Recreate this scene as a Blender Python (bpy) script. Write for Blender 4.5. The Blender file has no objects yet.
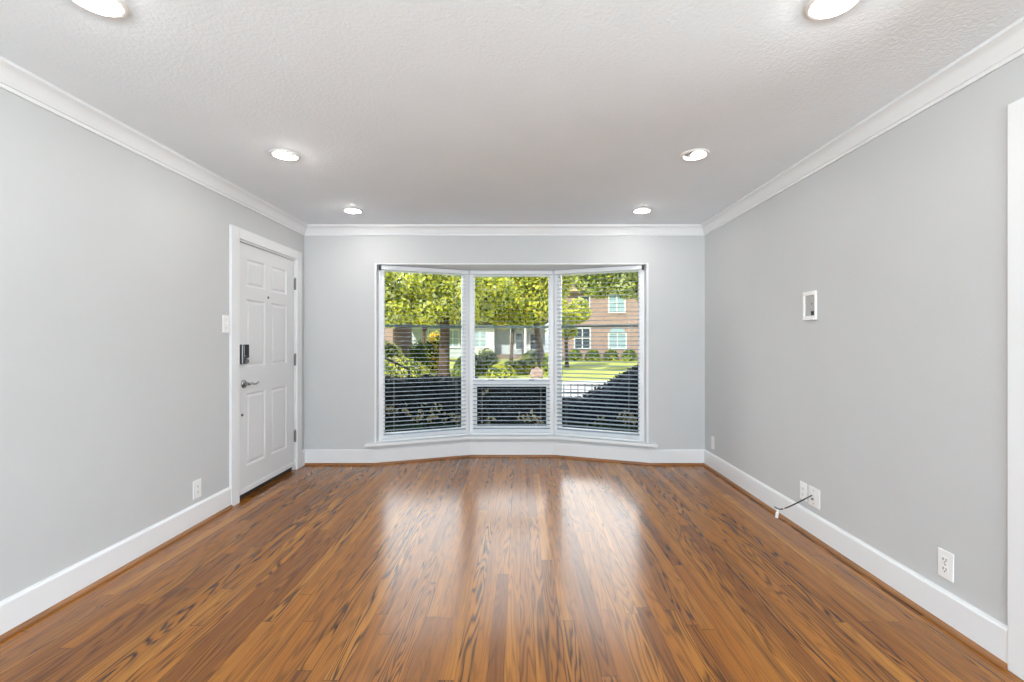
import bpy, bmesh, math, random
import numpy as np
from mathutils import Vector, Matrix, Euler

random.seed(7)
RNG = np.random.default_rng(7)
scene = bpy.context.scene
C = scene.collection
PI = math.pi
R = math.radians

# ------------------------------------------------------------------ camera
F = 455.0                       # focal length in pixels of the 1024 px wide frame
CH = 1.26                       # lens height
cam_d = bpy.data.cameras.new('camera')
cam_d.sensor_width = 36.0
cam_d.sensor_fit = 'HORIZONTAL'
cam_d.lens = F / 1024 * 36.0
cam_d.shift_x = -8.0 / 1024
cam_d.shift_y = 0.0
cam_d.clip_start = 0.05
cam_d.clip_end = 300
cam = bpy.data.objects.new('camera', cam_d)
cam.location = (0, 0, CH)
cam.rotation_euler = (R(90), 0, 0)
C.objects.link(cam)
scene.camera = cam

# ------------------------------------------------------------------ exposure
vs = scene.view_settings
vs.view_transform = 'Standard'
vs.look = 'None'
vs.exposure = 0.0
vs.gamma = 1.0
vs.use_curve_mapping = False
scene.cycles.use_denoising = True
scene.cycles.max_bounces = 10
scene.cycles.diffuse_bounces = 6
scene.cycles.transparent_max_bounces = 16
scene.cycles.sample_clamp_indirect = 6.0

# ------------------------------------------------------------------ sky
SKY = 1.15
world = bpy.data.worlds.new('world')
scene.world = world
world.use_nodes = True
wn = world.node_tree
wn.nodes.clear()
w_out = wn.nodes.new('ShaderNodeOutputWorld')
w_bg = wn.nodes.new('ShaderNodeBackground')
w_tc = wn.nodes.new('ShaderNodeTexCoord')
w_sep = wn.nodes.new('ShaderNodeSeparateXYZ')
w_ramp = wn.nodes.new('ShaderNodeValToRGB')      # unseen bright low band, added to feed the floor reflection; blue overhead
el = w_ramp.color_ramp.elements
el[0].position = 0.0; el[0].color = (0.75, 0.80, 0.88, 1)
el[1].position = 1.0; el[1].color = (0.16, 0.26, 0.48, 1)
for p_, c_ in ((0.21, (5.5, 5.5, 5.6, 1)), (0.52, (6.5, 6.5, 6.8, 1)), (0.72, (0.7, 0.85, 1.15, 1))):
    e_ = el.new(p_); e_.color = c_
w_bg.inputs['Strength'].default_value = SKY
wn.links.new(w_tc.outputs['Generated'], w_sep.inputs[0])
wn.links.new(w_sep.outputs[2], w_ramp.inputs[0])
w_ramp2 = wn.nodes.new('ShaderNodeValToRGB')     # the side of the sky the sun is on: clear blue
e2 = w_ramp2.color_ramp.elements
e2[0].position = 0.0; e2[0].color = (0.75, 0.82, 0.92, 1)
e2[1].position = 0.8; e2[1].color = (0.20, 0.32, 0.60, 1)
w_az = wn.nodes.new('ShaderNodeMapRange')
w_az.interpolation_type = 'SMOOTHSTEP'
w_az.inputs['From Min'].default_value = -0.05
w_az.inputs['From Max'].default_value = 0.40
w_mix = wn.nodes.new('ShaderNodeMix'); w_mix.data_type = 'RGBA'
wn.links.new(w_sep.outputs[2], w_ramp2.inputs[0])
wn.links.new(w_sep.outputs[1], w_az.inputs['Value'])
wn.links.new(w_az.outputs[0], w_mix.inputs[0])
wn.links.new(w_ramp2.outputs[0], w_mix.inputs[6])
wn.links.new(w_ramp.outputs[0], w_mix.inputs[7])
wn.links.new(w_mix.outputs[2], w_bg.inputs['Color'])
wn.links.new(w_bg.outputs[0], w_out.inputs['Surface'])

# ------------------------------------------------------------------ lights
def sun_light(direction, strength, colour):
    d = bpy.data.lights.new('sun', 'SUN')
    d.energy = strength
    d.angle = R(0.6)
    d.color = colour
    o = bpy.data.objects.new('sun', d)
    o.rotation_euler = Vector(direction).to_track_quat('-Z', 'Y').to_euler()
    o.location = (-8, -14, 16)
    C.objects.link(o)

def area_light(name, loc, direction, sx, sy, power, colour=(1, 1, 1)):
    d = bpy.data.lights.new(name, 'AREA')
    d.shape = 'RECTANGLE'
    d.size = sx
    d.size_y = sy
    d.energy = power
    d.color = colour
    o = bpy.data.objects.new(name, d)
    o.location = loc
    o.rotation_euler = Vector(direction).to_track_quat('-Z', 'Z').to_euler()
    C.objects.link(o)
    return o

sun_light((0.38, 0.78, -0.70), 7.2, (1.0, 0.95, 0.86))
# unseen area lamps added to brighten the room: behind a made-up left window,
# beyond the cased opening on the right, and at made-up rear glazing
area_light('fill_lamp_left', (-2.27, -2.25, 1.35), (1, 0, 0.7), 2.9, 1.9, 140, (0.83, 0.94, 1.0))
area_light('fill_lamp_side_room', (4.93, 0.75, 1.20), (-1, 0, 0.7), 2.6, 2.0, 200, (0.83, 0.94, 1.0))
area_light('fill_lamp_rear', (-0.15, -4.09, 1.20), (0, 1, 1.4), 3.8, 2.1, 415, (0.83, 0.94, 1.0))
BULB = 160.0                    # radiance of the lit bulb faces

# ------------------------------------------------------------------ room numbers
XL, XR = -2.203, 1.887
YB, YR = 4.64, -4.0             # wall with the bay, wall behind the camera
H = 2.432
OL, OR = -1.484, 1.310          # bay opening in the wall plane
HEAD = 2.041                    # underside of the bay head
W = [Vector((-1.462, 4.70)), Vector((-0.568, 5.07)), Vector((0.379, 5.07)), Vector((1.286, 4.70))]
P = [Vector((-1.485, 4.64)), Vector((-0.550, 4.97)), Vector((0.382, 4.97)), Vector((1.335, 4.64))]
STOOL = 0.222
GZ = -0.25                      # ground outside

# ------------------------------------------------------------------ node helpers
class NT:
    def __init__(self, name):
        self.m = bpy.data.materials.new(name)
        self.m.use_nodes = True
        self.t = self.m.node_tree
        self.t.nodes.clear()
        self.out = self.t.nodes.new('ShaderNodeOutputMaterial')
    def n(self, kind, **kw):
        nd = self.t.nodes.new('ShaderNode' + kind)
        for k, v in kw.items():
            setattr(nd, k, v)
        return nd
    def put(self, sock, v):
        if isinstance(v, bpy.types.NodeSocket):
            self.t.links.new(v, sock)
        elif v is not None:
            sock.default_value = v
    def math(self, op, a, b=None, c=None, clamp=False):
        nd = self.n('Math', operation=op, use_clamp=clamp)
        self.put(nd.inputs[0], a)
        if b is not None: self.put(nd.inputs[1], b)
        if c is not None: self.put(nd.inputs[2], c)
        return nd.outputs[0]
    def comb(self, x, y, z):
        nd = self.n('CombineXYZ')
        for i, v in enumerate((x, y, z)): self.put(nd.inputs[i], v)
        return nd.outputs[0]
    def noise(self, vec, scale, detail=2, rough=0.5, dist=0.0):
        nd = self.n('TexNoise')
        if vec is not None: self.put(nd.inputs['Vector'], vec)
        nd.inputs['Scale'].default_value = scale
        nd.inputs['Detail'].default_value = detail
        nd.inputs['Roughness'].default_value = rough
        nd.inputs['Distortion'].default_value = dist
        return nd.outputs['Fac']
    def ramp(self, fac, stops, interp='LINEAR'):
        nd = self.n('ValToRGB')
        nd.color_ramp.interpolation = interp
        e = nd.color_ramp.elements
        while len(e) < len(stops): e.new(0.5)
        for el, (p, c) in zip(e, stops):
            el.position = p
            el.color = (*c, 1) if len(c) == 3 else c
        self.put(nd.inputs[0], fac)
        return nd.outputs[0]
    def mix(self, fac, a, b, blend='MIX'):
        nd = self.n('Mix', data_type='RGBA', blend_type=blend)
        self.put(nd.inputs[0], fac)
        self.put(nd.inputs[6], a if not isinstance(a, tuple) else (*a[:3], 1))
        self.put(nd.inputs[7], b if not isinstance(b, tuple) else (*b[:3], 1))
        return nd.outputs[2]
    def obj(self):
        return self.n('TexCoord').outputs['Object']
    def bump(self, height, strength, dist):
        nd = self.n('Bump')
        nd.inputs['Strength'].default_value = strength
        nd.inputs['Distance'].default_value = dist
        self.put(nd.inputs['Height'], height)
        return nd.outputs[0]
    def bsdf(self, colour, rough=0.5, metal=0.0, normal=None, spec=0.5, **extra):
        b = self.n('BsdfPrincipled')
        self.put(b.inputs['Base Color'], colour if not isinstance(colour, tuple) else (*colour[:3], 1))
        self.put(b.inputs['Roughness'], rough)
        self.put(b.inputs['Metallic'], metal)
        self.put(b.inputs['Specular IOR Level'], spec)
        if normal is not None: self.put(b.inputs['Normal'], normal)
        for k, v in extra.items():
            self.put(b.inputs[k.replace('_', ' ')], v)
        self.t.links.new(b.outputs[0], self.out.inputs['Surface'])
        return self.m

def paint(name, colour, rough=0.5, bscale=0, bstr=0.0, var=0.03, spec=0.4, metal=0.0):
    n = NT(name)
    f = n.noise(n.obj(), 3.0, 3)
    lo = tuple(max(0, c * (1 - var)) for c in colour)
    hi = tuple(min(1, c * (1 + var)) for c in colour)
    col = n.ramp(f, [(0.3, lo), (0.7, hi)])
    nor = n.bump(n.noise(n.obj(), bscale, 3, 0.6), bstr, 0.01) if bscale else None
    return n.bsdf(col, rough, metal, nor, spec)

M = {}
M['wall'] = paint('grey wall paint', (0.545, 0.555, 0.565), 0.6, 90, 0.05, 0.012)
M['ceiling'] = paint('pale textured ceiling paint', (0.85, 0.90, 0.95), 0.8, 70, 0.30, 0.012)
M['white'] = paint('white satin trim paint', (0.76, 0.77, 0.79), 0.35, 0, 0, 0.01)
M['door'] = paint('white door enamel', (0.71, 0.72, 0.74), 0.38, 0, 0, 0.01)
M['vinyl'] = paint('white vinyl window frame', (0.82, 0.83, 0.85), 0.35, 0, 0, 0.01)
M['blindrail'] = paint('white blind rail', (0.80, 0.82, 0.85), 0.4, 0, 0, 0.01)
M['slat'] = paint('dimmed white blind slat', (0.26, 0.32, 0.37), 0.75, 0, 0, 0.01, 0.08)  # white slats; their dimmer look at the window is put into this grey blue
M['cord'] = paint('white cord', (0.75, 0.75, 0.75), 0.8)
M['plate'] = paint('white wall plate plastic', (0.83, 0.83, 0.83), 0.3, 0, 0, 0.01)
M['slot'] = paint('dark slot', (0.03, 0.03, 0.03), 0.6)
M['black'] = paint('black plastic', (0.015, 0.015, 0.017), 0.35)
M['glossblack'] = paint('gloss black keypad', (0.01, 0.01, 0.012), 0.12)
M['nickel'] = paint('satin nickel', (0.34, 0.335, 0.33), 0.25, metal=1.0)
M['steel'] = paint('dull hinge steel', (0.20, 0.20, 0.205), 0.4, metal=1.0)
M['gap_dark'] = paint('dark threshold and door gap', (0.03, 0.027, 0.025), 0.6)  # dark tone carries the shade of the gap under the door
M['teal'] = paint('grey green painted bar', (0.13, 0.18, 0.19), 0.6)
M['recess'] = paint('grey recessed box', (0.46, 0.46, 0.46), 0.6, 120, 0.4, 0.10)
M['shoe'] = paint('stained shoe moulding', (0.27, 0.115, 0.04), 0.35, 0, 0, 0.2)
M['canwhite'] = paint('white lamp trim', (0.80, 0.79, 0.77), 0.4)
M['canblack'] = paint('black lamp baffle', (0.012, 0.012, 0.012), 0.6)

def emit(name, colour, strength):
    n = NT(name)
    e = n.n('Emission')
    e.inputs[0].default_value = (*colour, 1)
    e.inputs[1].default_value = strength
    n.t.links.new(e.outputs[0], n.out.inputs['Surface'])
    return n.m
M['bulb'] = emit('lit bulb face', (1.0, 0.95, 0.89), BULB)

def glass():
    n = NT('clear window glass')
    tr = n.n('BsdfTransparent'); tr.inputs[0].default_value = (0.95, 0.97, 0.96, 1)
    gl = n.n('BsdfGlossy'); gl.inputs['Roughness'].default_value = 0.0
    lw = n.n('Fresnel'); lw.inputs['IOR'].default_value = 1.11
    mx = n.n('MixShader')
    n.t.links.new(lw.outputs[0], mx.inputs[0])
    n.t.links.new(tr.outputs[0], mx.inputs[1])
    n.t.links.new(gl.outputs[0], mx.inputs[2])
    n.t.links.new(mx.outputs[0], n.out.inputs['Surface'])
    return n.m
M['glass'] = glass()

def floor_mat():
    n = NT('oak strip floor')
    sep = n.n('SeparateXYZ'); n.put(sep.inputs[0], n.obj())
    x, y = sep.outputs[0], sep.outputs[1]
    PW, PL = 0.0610, 1.7
    xs = n.math('DIVIDE', x, PW)
    col = n.math('FLOOR', xs)
    u = n.math('FRACT', xs)
    w1 = n.n('TexWhiteNoise', noise_dimensions='1D'); n.put(w1.inputs['W'], col)
    yo = n.math('ADD', n.math('DIVIDE', y, PL), n.math('MULTIPLY', w1.outputs['Value'], 7.3))
    seg = n.math('FLOOR', yo)
    v = n.math('FRACT', yo)
    w2 = n.n('TexWhiteNoise', noise_dimensions='2D'); n.put(w2.inputs['Vector'], n.comb(col, seg, 0))
    idv = w2.outputs['Value']
    sepc = n.n('SeparateColor'); n.put(sepc.inputs[0], w2.outputs['Color'])
    r1, r2, r3 = sepc.outputs[0], sepc.outputs[1], sepc.outputs[2]
    # flame grain: contour lines of a long stretched noise, different on every board
    gv = n.comb(n.math('ADD', n.math('MULTIPLY', x, 9.0), n.math('MULTIPLY', r1, 71.0)),
                n.math('ADD', n.math('MULTIPLY', y, 0.62), n.math('MULTIPLY', r2, 53.0)),
                n.math('MULTIPLY', r3, 31.0))
    f = n.noise(gv, 1.0, 3, 0.45, 0.25)
    lines = n.math('SINE', n.math('MULTIPLY', f, 120.0))
    lines = n.math('MULTIPLY_ADD', lines, 0.5, 0.5)
    lines = n.math('POWER', lines, 2.2)
    fib = n.noise(n.comb(n.math('MULTIPLY', x, 420.0), n.math('MULTIPLY', y, 9.0), n.math('MULTIPLY', r1, 9.0)), 1.0, 3, 0.6)
    pore = n.noise(n.comb(n.math('MULTIPLY', x, 160.0), n.math('MULTIPLY', y, 3.2), n.math('MULTIPLY', r2, 17.0)), 1.0, 4, 0.65)
    broad = n.noise(n.comb(n.math('MULTIPLY', x, 20.0), n.math('MULTIPLY', y, 0.8), n.math('MULTIPLY', r3, 23.0)), 1.0, 2)
    base = n.ramp(r2, [(0.0, (0.23, 0.078, 0.012)), (0.25, (0.34, 0.124, 0.017)), (0.5, (0.42, 0.162, 0.021)),
                       (0.75, (0.35, 0.122, 0.014)), (1.0, (0.49, 0.205, 0.030))])
    base = n.mix(n.math('MULTIPLY', n.math('SUBTRACT', broad, 0.38, clamp=True), 1.7, clamp=True), base, (0.17, 0.060, 0.014))
    amt = n.math('MULTIPLY', lines, n.math('MULTIPLY_ADD', n.math('POWER', r3, 1.5), 0.85, 0.28))
    amt = n.math('MULTIPLY', amt, n.math('MULTIPLY_ADD', pore, 1.25, 0.25), clamp=True)
    colr = n.mix(amt, base, (0.046, 0.017, 0.005))
    fb = n.math('MULTIPLY', n.math('SUBTRACT', fib, 0.5, clamp=True), 1.5, clamp=True)
    colr = n.mix(fb, colr, (0.10, 0.036, 0.010))
    # joints between the boards
    gx = n.math('LESS_THAN', n.math('MINIMUM', u, n.math('SUBTRACT', 1.0, u)), 0.016)
    gy = n.math('LESS_THAN', n.math('MINIMUM', v, n.math('SUBTRACT', 1.0, v)), 0.0011)
    gap = n.math('MAXIMUM', gx, gy)
    colr = n.mix(n.math('MULTIPLY', gap, 0.6), colr, (0.03, 0.012, 0.005))
    hgt = n.math('SUBTRACT', n.math('MULTIPLY', lines, -0.10), gap)
    hgt = n.math('ADD', hgt, n.math('MULTIPLY', r1, 0.25))
    nor = n.bump(hgt, 0.10, 0.002)
    rough = n.math('MULTIPLY_ADD', fib, 0.08, 0.21)
    return n.bsdf(colr, rough, 0, nor, 0.28, Coat_Weight=0.24, Coat_Roughness=0.16, Coat_IOR=1.5)
M['floor'] = floor_mat()

def leaf_mat(name, cols, transl=0.35, rough=0.45):
    n = NT(name)
    f = n.noise(n.obj(), 2.2, 4, 0.7)
    col = n.ramp(f, [(0.30, cols[0]), (0.5, cols[1]), (0.72, cols[2])])
    b = n.n('BsdfPrincipled')
    n.put(b.inputs['Base Color'], col)
    b.inputs['Roughness'].default_value = rough
    b.inputs['Specular IOR Level'].default_value = 0.3
    t = n.n('BsdfTranslucent')
    n.put(t.inputs['Color'], col)
    mx = n.n('MixShader'); mx.inputs[0].default_value = transl
    n.t.links.new(b.outputs[0], mx.inputs[1])
    n.t.links.new(t.outputs[0], mx.inputs[2])
    n.t.links.new(mx.outputs[0], n.out.inputs['Surface'])
    return n.m
M['leaf_yellow'] = leaf_mat('yellow green leaf', [(0.46, 0.47, 0.04), (0.70, 0.70, 0.09), (0.86, 0.84, 0.24)])
M['leaf_green'] = leaf_mat('mid green leaf', [(0.12, 0.20, 0.025), (0.27, 0.36, 0.045), (0.42, 0.50, 0.09)])
M['leaf_dark'] = leaf_mat('dark green leaf', [(0.03, 0.06, 0.012), (0.07, 0.11, 0.022), (0.13, 0.18, 0.04)])
M['leaf_pale'] = leaf_mat('pale grey green leaf', [(0.34, 0.40, 0.16), (0.52, 0.56, 0.26), (0.74, 0.76, 0.46)])
M['leaf_gold'] = leaf_mat('golden autumn leaf', [(0.62, 0.34, 0.02), (0.80, 0.52, 0.04), (0.88, 0.66, 0.10)])
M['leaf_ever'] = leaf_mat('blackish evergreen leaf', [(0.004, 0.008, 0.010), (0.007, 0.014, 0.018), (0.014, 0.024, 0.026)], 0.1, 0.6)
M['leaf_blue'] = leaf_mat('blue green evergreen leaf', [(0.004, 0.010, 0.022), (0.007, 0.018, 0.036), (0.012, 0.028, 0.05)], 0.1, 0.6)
M['leaf_straw_fleck'] = leaf_mat('pale leaf and sunfleck', [(0.30, 0.26, 0.14), (0.5, 0.44, 0.26), (0.7, 0.64, 0.42)], 0.3)  # plain leaf in the shrub bed, painted sunflecks on the hedges
M['leaf_low'] = leaf_mat('ground cover blade', [(0.018, 0.05, 0.022), (0.03, 0.08, 0.035), (0.05, 0.11, 0.05)], 0.2)
M['bark'] = paint('rough brown bark', (0.09, 0.060, 0.042), 0.9, 14, 0.8, 0.45)
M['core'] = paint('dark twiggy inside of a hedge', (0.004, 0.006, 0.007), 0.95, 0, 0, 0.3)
M['coregreen'] = paint('green twiggy inside of a shrub', (0.05, 0.075, 0.015), 0.95, 0, 0, 0.4)
M['iron'] = paint('black painted iron', (0.012, 0.012, 0.014), 0.45)
M['rock'] = paint('pinkish garden boulder', (0.42, 0.30, 0.26), 0.9, 9, 0.8, 0.25)
M['siding'] = paint('white house siding', (0.78, 0.78, 0.76), 0.7, 0, 0, 0.05)
M['greysiding'] = paint('blue grey house siding', (0.42, 0.47, 0.50), 0.7, 0, 0, 0.08)
M['roof'] = paint('brown roof shingle', (0.20, 0.15, 0.12), 0.9, 20, 0.5, 0.25)
M['fascia'] = paint('tan roof edge', (0.55, 0.42, 0.24), 0.7)
M['darkglass'] = paint('dark house window glass', (0.05, 0.07, 0.09), 0.08)
M['paleglass'] = paint('pale curtained window glass', (0.30, 0.42, 0.46), 0.15)
M['concrete'] = paint('pale concrete paving', (0.70, 0.68, 0.66), 0.85, 20, 0.2, 0.06)
M['house_outside'] = paint('outside wall and roof boards', (0.45, 0.42, 0.40), 0.8)

def brick_mat():
    n = NT('red brown brick')
    b = n.n('TexBrick')
    mp = n.n('Mapping')
    mp.inputs['Rotation'].default_value = (R(90), 0, 0)
    n.put(mp.inputs[0], n.obj())
    n.put(b.inputs['Vector'], mp.outputs[0])
    b.inputs['Scale'].default_value = 1.0
    b.inputs['Brick Width'].default_value = 0.24
    b.inputs['Row Height'].default_value = 0.085
    b.inputs['Mortar Size'].default_value = 0.010
    b.inputs['Color1'].default_value = (0.27, 0.155, 0.125, 1)
    b.inputs['Color2'].default_value = (0.36, 0.22, 0.18, 1)
    b.inputs['Mortar'].default_value = (0.40, 0.35, 0.31, 1)
    f = n.noise(n.obj(), 1.6, 4, 0.7)
    col = n.mix(n.ramp(f, [(0.4, (0, 0, 0)), (0.7, (0.5, 0.5, 0.5))]), b.outputs['Color'], (0.42, 0.31, 0.26))
    return n.bsdf(col, 0.9)
M['brick'] = brick_mat()

def lawn_mat():
    n = NT('lawn grass')
    f = n.noise(n.obj(), 0.55, 4, 0.65)
    g = n.noise(n.obj(), 30, 3, 0.7)
    col = n.ramp(f, [(0.30, (0.30, 0.36, 0.06)), (0.52, (0.52, 0.54, 0.14)), (0.75, (0.66, 0.64, 0.24))])
    col = n.mix(n.math('MULTIPLY', g, 0.45), col, (0.16, 0.24, 0.03))
    return n.bsdf(col, 0.9, 0, n.bump(g, 0.6, 0.04), 0.2)
M['lawn'] = lawn_mat()

# ------------------------------------------------------------------ mesh helpers
class MB:
    def __init__(self):
        self.v, self.f, self.mi = [], [], []
    def add(self, vs, fs, mi=0):
        o = len(self.v)
        self.v += [tuple(p) for p in vs]
        self.f += [tuple(o + i for i in fc) for fc in fs]
        self.mi += [mi] * len(fs)
        return self
    def box(self, x0, x1, y0, y1, z0, z1, mi=0):
        vs = [(x0, y0, z0), (x1, y0, z0), (x1, y1, z0), (x0, y1, z0), (x0, y0, z1), (x1, y0, z1), (x1, y1, z1), (x0, y1, z1)]
        fs = [(0, 3, 2, 1), (4, 5, 6, 7), (0, 1, 5, 4), (1, 2, 6, 5), (2, 3, 7, 6), (3, 0, 4, 7)]
        return self.add(vs, fs, mi)
    def prism(self, pts, z0, z1, mi=0):
        n = len(pts)
        area = sum(pts[i][0] * pts[(i + 1) % n][1] - pts[(i + 1) % n][0] * pts[i][1] for i in range(n))
        if area < 0: pts = list(reversed(pts))
        vs = [(p[0], p[1], z0) for p in pts] + [(p[0], p[1], z1) for p in pts]
        fs = [tuple(reversed(range(n))), tuple(range(n, 2 * n))]
        fs += [(i, (i + 1) % n, n + (i + 1) % n, n + i) for i in range(n)]
        return self.add(vs, fs, mi)
    def lathe(self, prof, centre=(0, 0, 0), rot=None, seg=28, mi=0, cap=True):
        # prof: list of (radius, height) along local +Z
        vs, fs = [], []
        for r, h in prof:
            for k in range(seg):
                a = 2 * PI * k / seg
                vs.append(Vector((r * math.cos(a), r * math.sin(a), h)))
        for i in range(len(prof) - 1):
            for k in range(seg):
                k2 = (k + 1) % seg
                fs.append((i * seg + k, i * seg + k2, (i + 1) * seg + k2, (i + 1) * seg + k))
        if cap:
            fs.append(tuple(reversed(range(seg))))
            fs.append(tuple(range((len(prof) - 1) * seg, len(prof) * seg)))
        c = Vector(centre)
        if rot is not None: vs = [rot @ p for p in vs]
        return self.add([p + c for p in vs], fs, mi)
    def tube(self, pts, rad, seg=10, mi=0):
        pts = [Vector(p) for p in pts]
        if not isinstance(rad, (list, tuple)): rad = [rad] * len(pts)
        vs, fs = [], []
        up = Vector((0, 0, 1))
        for i, p in enumerate(pts):
            t = (pts[min(i + 1, len(pts) - 1)] - pts[max(i - 1, 0)]).normalized()
            a = t.cross(up)
            if a.length < 1e-3: a = t.cross(Vector((1, 0, 0)))
            a.normalize(); b = t.cross(a)
            for k in range(seg):
                th = 2 * PI * k / seg
                vs.append(p + (a * math.cos(th) + b * math.sin(th)) * rad[i])
        for i in range(len(pts) - 1):
            for k in range(seg):
                k2 = (k + 1) % seg
                fs.append((i * seg + k, i * seg + k2, (i + 1) * seg + k2, (i + 1) * seg + k))
        fs.append(tuple(reversed(range(seg))))
        fs.append(tuple(range((len(pts) - 1) * seg, len(pts) * seg)))
        return self.add(vs, fs, mi)
    def build(self, name, mats, parent=None, smooth=False, bevel=0.0, off=(0, 0, 0), origin=None):
        o3 = Vector(off)
        if origin is not None: o3 = -Vector(origin)
        me = bpy.data.meshes.new(name)
        me.from_pydata([tuple(Vector(p) + o3) for p in self.v], [], self.f)
        if not isinstance(mats, (list, tuple)): mats = [mats]
        for m in mats: me.materials.append(m)
        me.polygons.foreach_set('material_index', self.mi)
        bm = bmesh.new(); bm.from_mesh(me)
        bmesh.ops.recalc_face_normals(bm, faces=bm.faces)
        bm.to_mesh(me); bm.free()
        if smooth:
            me.polygons.foreach_set('use_smooth', [True] * len(me.polygons))
            me.set_sharp_from_angle(angle=R(38))
        me.update()
        o = bpy.data.objects.new(name, me)
        C.objects.link(o)
        if parent is not None: o.parent = parent
        if origin is not None and parent is None: o.location = origin
        if bevel:
            b = o.modifiers.new('bevel', 'BEVEL')
            b.width = bevel; b.segments = 2; b.limit_method = 'ANGLE'; b.angle_limit = R(40)
        return o

def tag(o, label=None, cat=None, group=None, kind=None):
    if label: o['label'] = label
    if cat: o['category'] = cat
    if group: o['group'] = group
    if kind: o['kind'] = kind
    return o

def empty(name, loc, rz=0.0):
    o = bpy.data.objects.new(name, None)
    o.empty_display_size = 0.1
    o.location = loc
    o.rotation_euler = (0, 0, rz)
    C.objects.link(o)
    return o

def sweep(prof, path, i0, i1, inner=1):
    """Closed profile [(inward offset, z)] swept along path[i0..i1], mitred with the whole path."""
    path = [Vector(p) for p in path]
    def nrm(i):
        d = (path[i + 1] - path[i]).normalized()
        return Vector((d.y, -d.x))
    vs, fs = [], []
    n = len(prof)
    for i in range(i0, i1 + 1):
        if i == 0: m = nrm(0)
        elif i == len(path) - 1: m = nrm(len(path) - 2)
        else:
            a, b = nrm(i - 1), nrm(i)
            m = (a + b) / (1 + a.dot(b))
        for o, z in prof:
            q = path[i] + m * o
            vs.append((q.x, q.y, z))
    for i in range(i1 - i0):
        for k in range(n):
            k2 = (k + 1) % n
            fs.append((i * n + k, i * n + k2, (i + 1) * n + k2, (i + 1) * n + k))
    fs.append(tuple(range(n)))
    fs.append(tuple(reversed(range((i1 - i0) * n, (i1 - i0 + 1) * n))))
    mb = MB(); mb.add(vs, fs)
    return mb

def offset_line(pts, d):
    """Offset an open polyline to its left (outdoors for left-to-right bay lines)."""
    out = []
    for i, p in enumerate(pts):
        ns = []
        if i > 0:
            t = (pts[i] - pts[i - 1]).normalized(); ns.append(Vector((-t.y, t.x)))
        if i < len(pts) - 1:
            t = (pts[i + 1] - pts[i]).normalized(); ns.append(Vector((-t.y, t.x)))
        if len(ns) == 2: m = (ns[0] + ns[1]) / (1 + ns[0].dot(ns[1]))
        else: m = ns[0]
        out.append(p + m * d)
    return out

# ================================================================== ROOM SHELL
mb = MB()
bay_floor = [(XL - 0.12, YR - 0.1), (5.0, YR - 0.1), (5.0, 3.0), (XR + 0.12, 3.0), (XR + 0.12, 4.78), (1.36, 4.78), (0.40, 5.09), (-0.57, 5.09), (-1.51, 4.78), (XL - 0.12, 4.78)]
mb.prism(bay_floor, -0.06, 0.0)
tag(mb.build('floor', M['floor']), 'glossy brown oak strip floor running towards the bay window', 'floor', kind='structure')

# downlight positions: bulb tilt direction and inside colour per lamp
LAMPS = [
    (-1.455, 1.560, (-0.3, 0.4), 'canwhite', 'round recessed ceiling light cut off by the top left edge of the picture'),
    (1.085, 1.570, (0.35, 0.5), 'canwhite', 'round recessed ceiling light cut off by the top right edge of the picture'),
    (-1.475, 2.860, (-0.55, 0.1), 'canwhite', 'glowing recessed ceiling light above the door side, middle of the left row'),
    (1.098, 2.860, (0.60, 0.1), 'canblack', 'recessed ceiling light with a black crescent beside its tilted bulb, right row'),
    (-1.500, 4.080, (0.10, 0.3), 'canwhite', 'glowing recessed ceiling light nearest the bay window wall on the left'),
    (1.094, 4.080, (-0.10, 0.3), 'canwhite', 'glowing recessed ceiling light nearest the bay window wall on the right'),
]
HOLE = 0.068
def ceiling_mesh():
    bm = bmesh.new()
    def loop(pts):
        vs = [bm.verts.new((p[0], p[1], H)) for p in pts]
        return [bm.edges.new((vs[i], vs[(i + 1) % len(vs)])) for i in range(len(vs))]
    es = loop([(XL - 0.12, YR - 0.1), (XR + 0.12, YR - 0.1), (XR + 0.12, YB + 0.15), (XL - 0.12, YB + 0.15)])
    for lx, ly, *_ in LAMPS:
        es += loop([(lx + HOLE * math.cos(2 * PI * k / 32), ly + HOLE * math.sin(2 * PI * k / 32)) for k in range(32)])
    bmesh.ops.triangle_fill(bm, use_beauty=True, use_dissolve=False, edges=es)
    bmesh.ops.recalc_face_normals(bm, faces=bm.faces)
    me = bpy.data.meshes.new('ceiling'); bm.to_mesh(me); bm.free()
    me.materials.append(M['ceiling'])
    o = bpy.data.objects.new('ceiling', me); C.objects.link(o)
    return o
tag(ceiling_mesh(), 'pale textured ceiling with recessed lights', 'ceiling', kind='structure')

DY0, DY1, DZ = 3.560, 4.452, 2.047          # rough opening of the entry door
mb = MB()
T = 0.12
WY0, WY1, WZ0, WZ1 = -3.70, -0.80, 0.40, 2.30 # made-up left window, opened for the fill lamp
mb.box(XL - T, XL, YR, WY0, 0, H)
mb.box(XL - T, XL, WY0, WY1, 0, WZ0)
mb.box(XL - T, XL, WY0, WY1, WZ1, H)
mb.box(XL - T, XL, WY1, DY0, 0, H)
mb.box(XL - T, XL, DY0, DY1, DZ, H)
mb.box(XL - T, XL, DY1, YB + 0.2, 0, H)
tag(mb.build('wall_left', M['wall']), 'light grey painted wall on the left holding the entry door', 'wall', kind='structure')

RO0, RO1, RZ = -0.15, 1.668, 2.070           # cased opening, right wall
mb = MB()
mb.box(XR, XR + T, RO1, YB + 0.2, 0, H)
mb.box(XR, XR + T, RO0, RO1, RZ, H)
mb.box(XR, XR + T, YR, RO0, 0, H)
tag(mb.build('wall_right', M['wall']), 'light grey painted wall on the right with outlets low down', 'wall', kind='structure')

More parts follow.
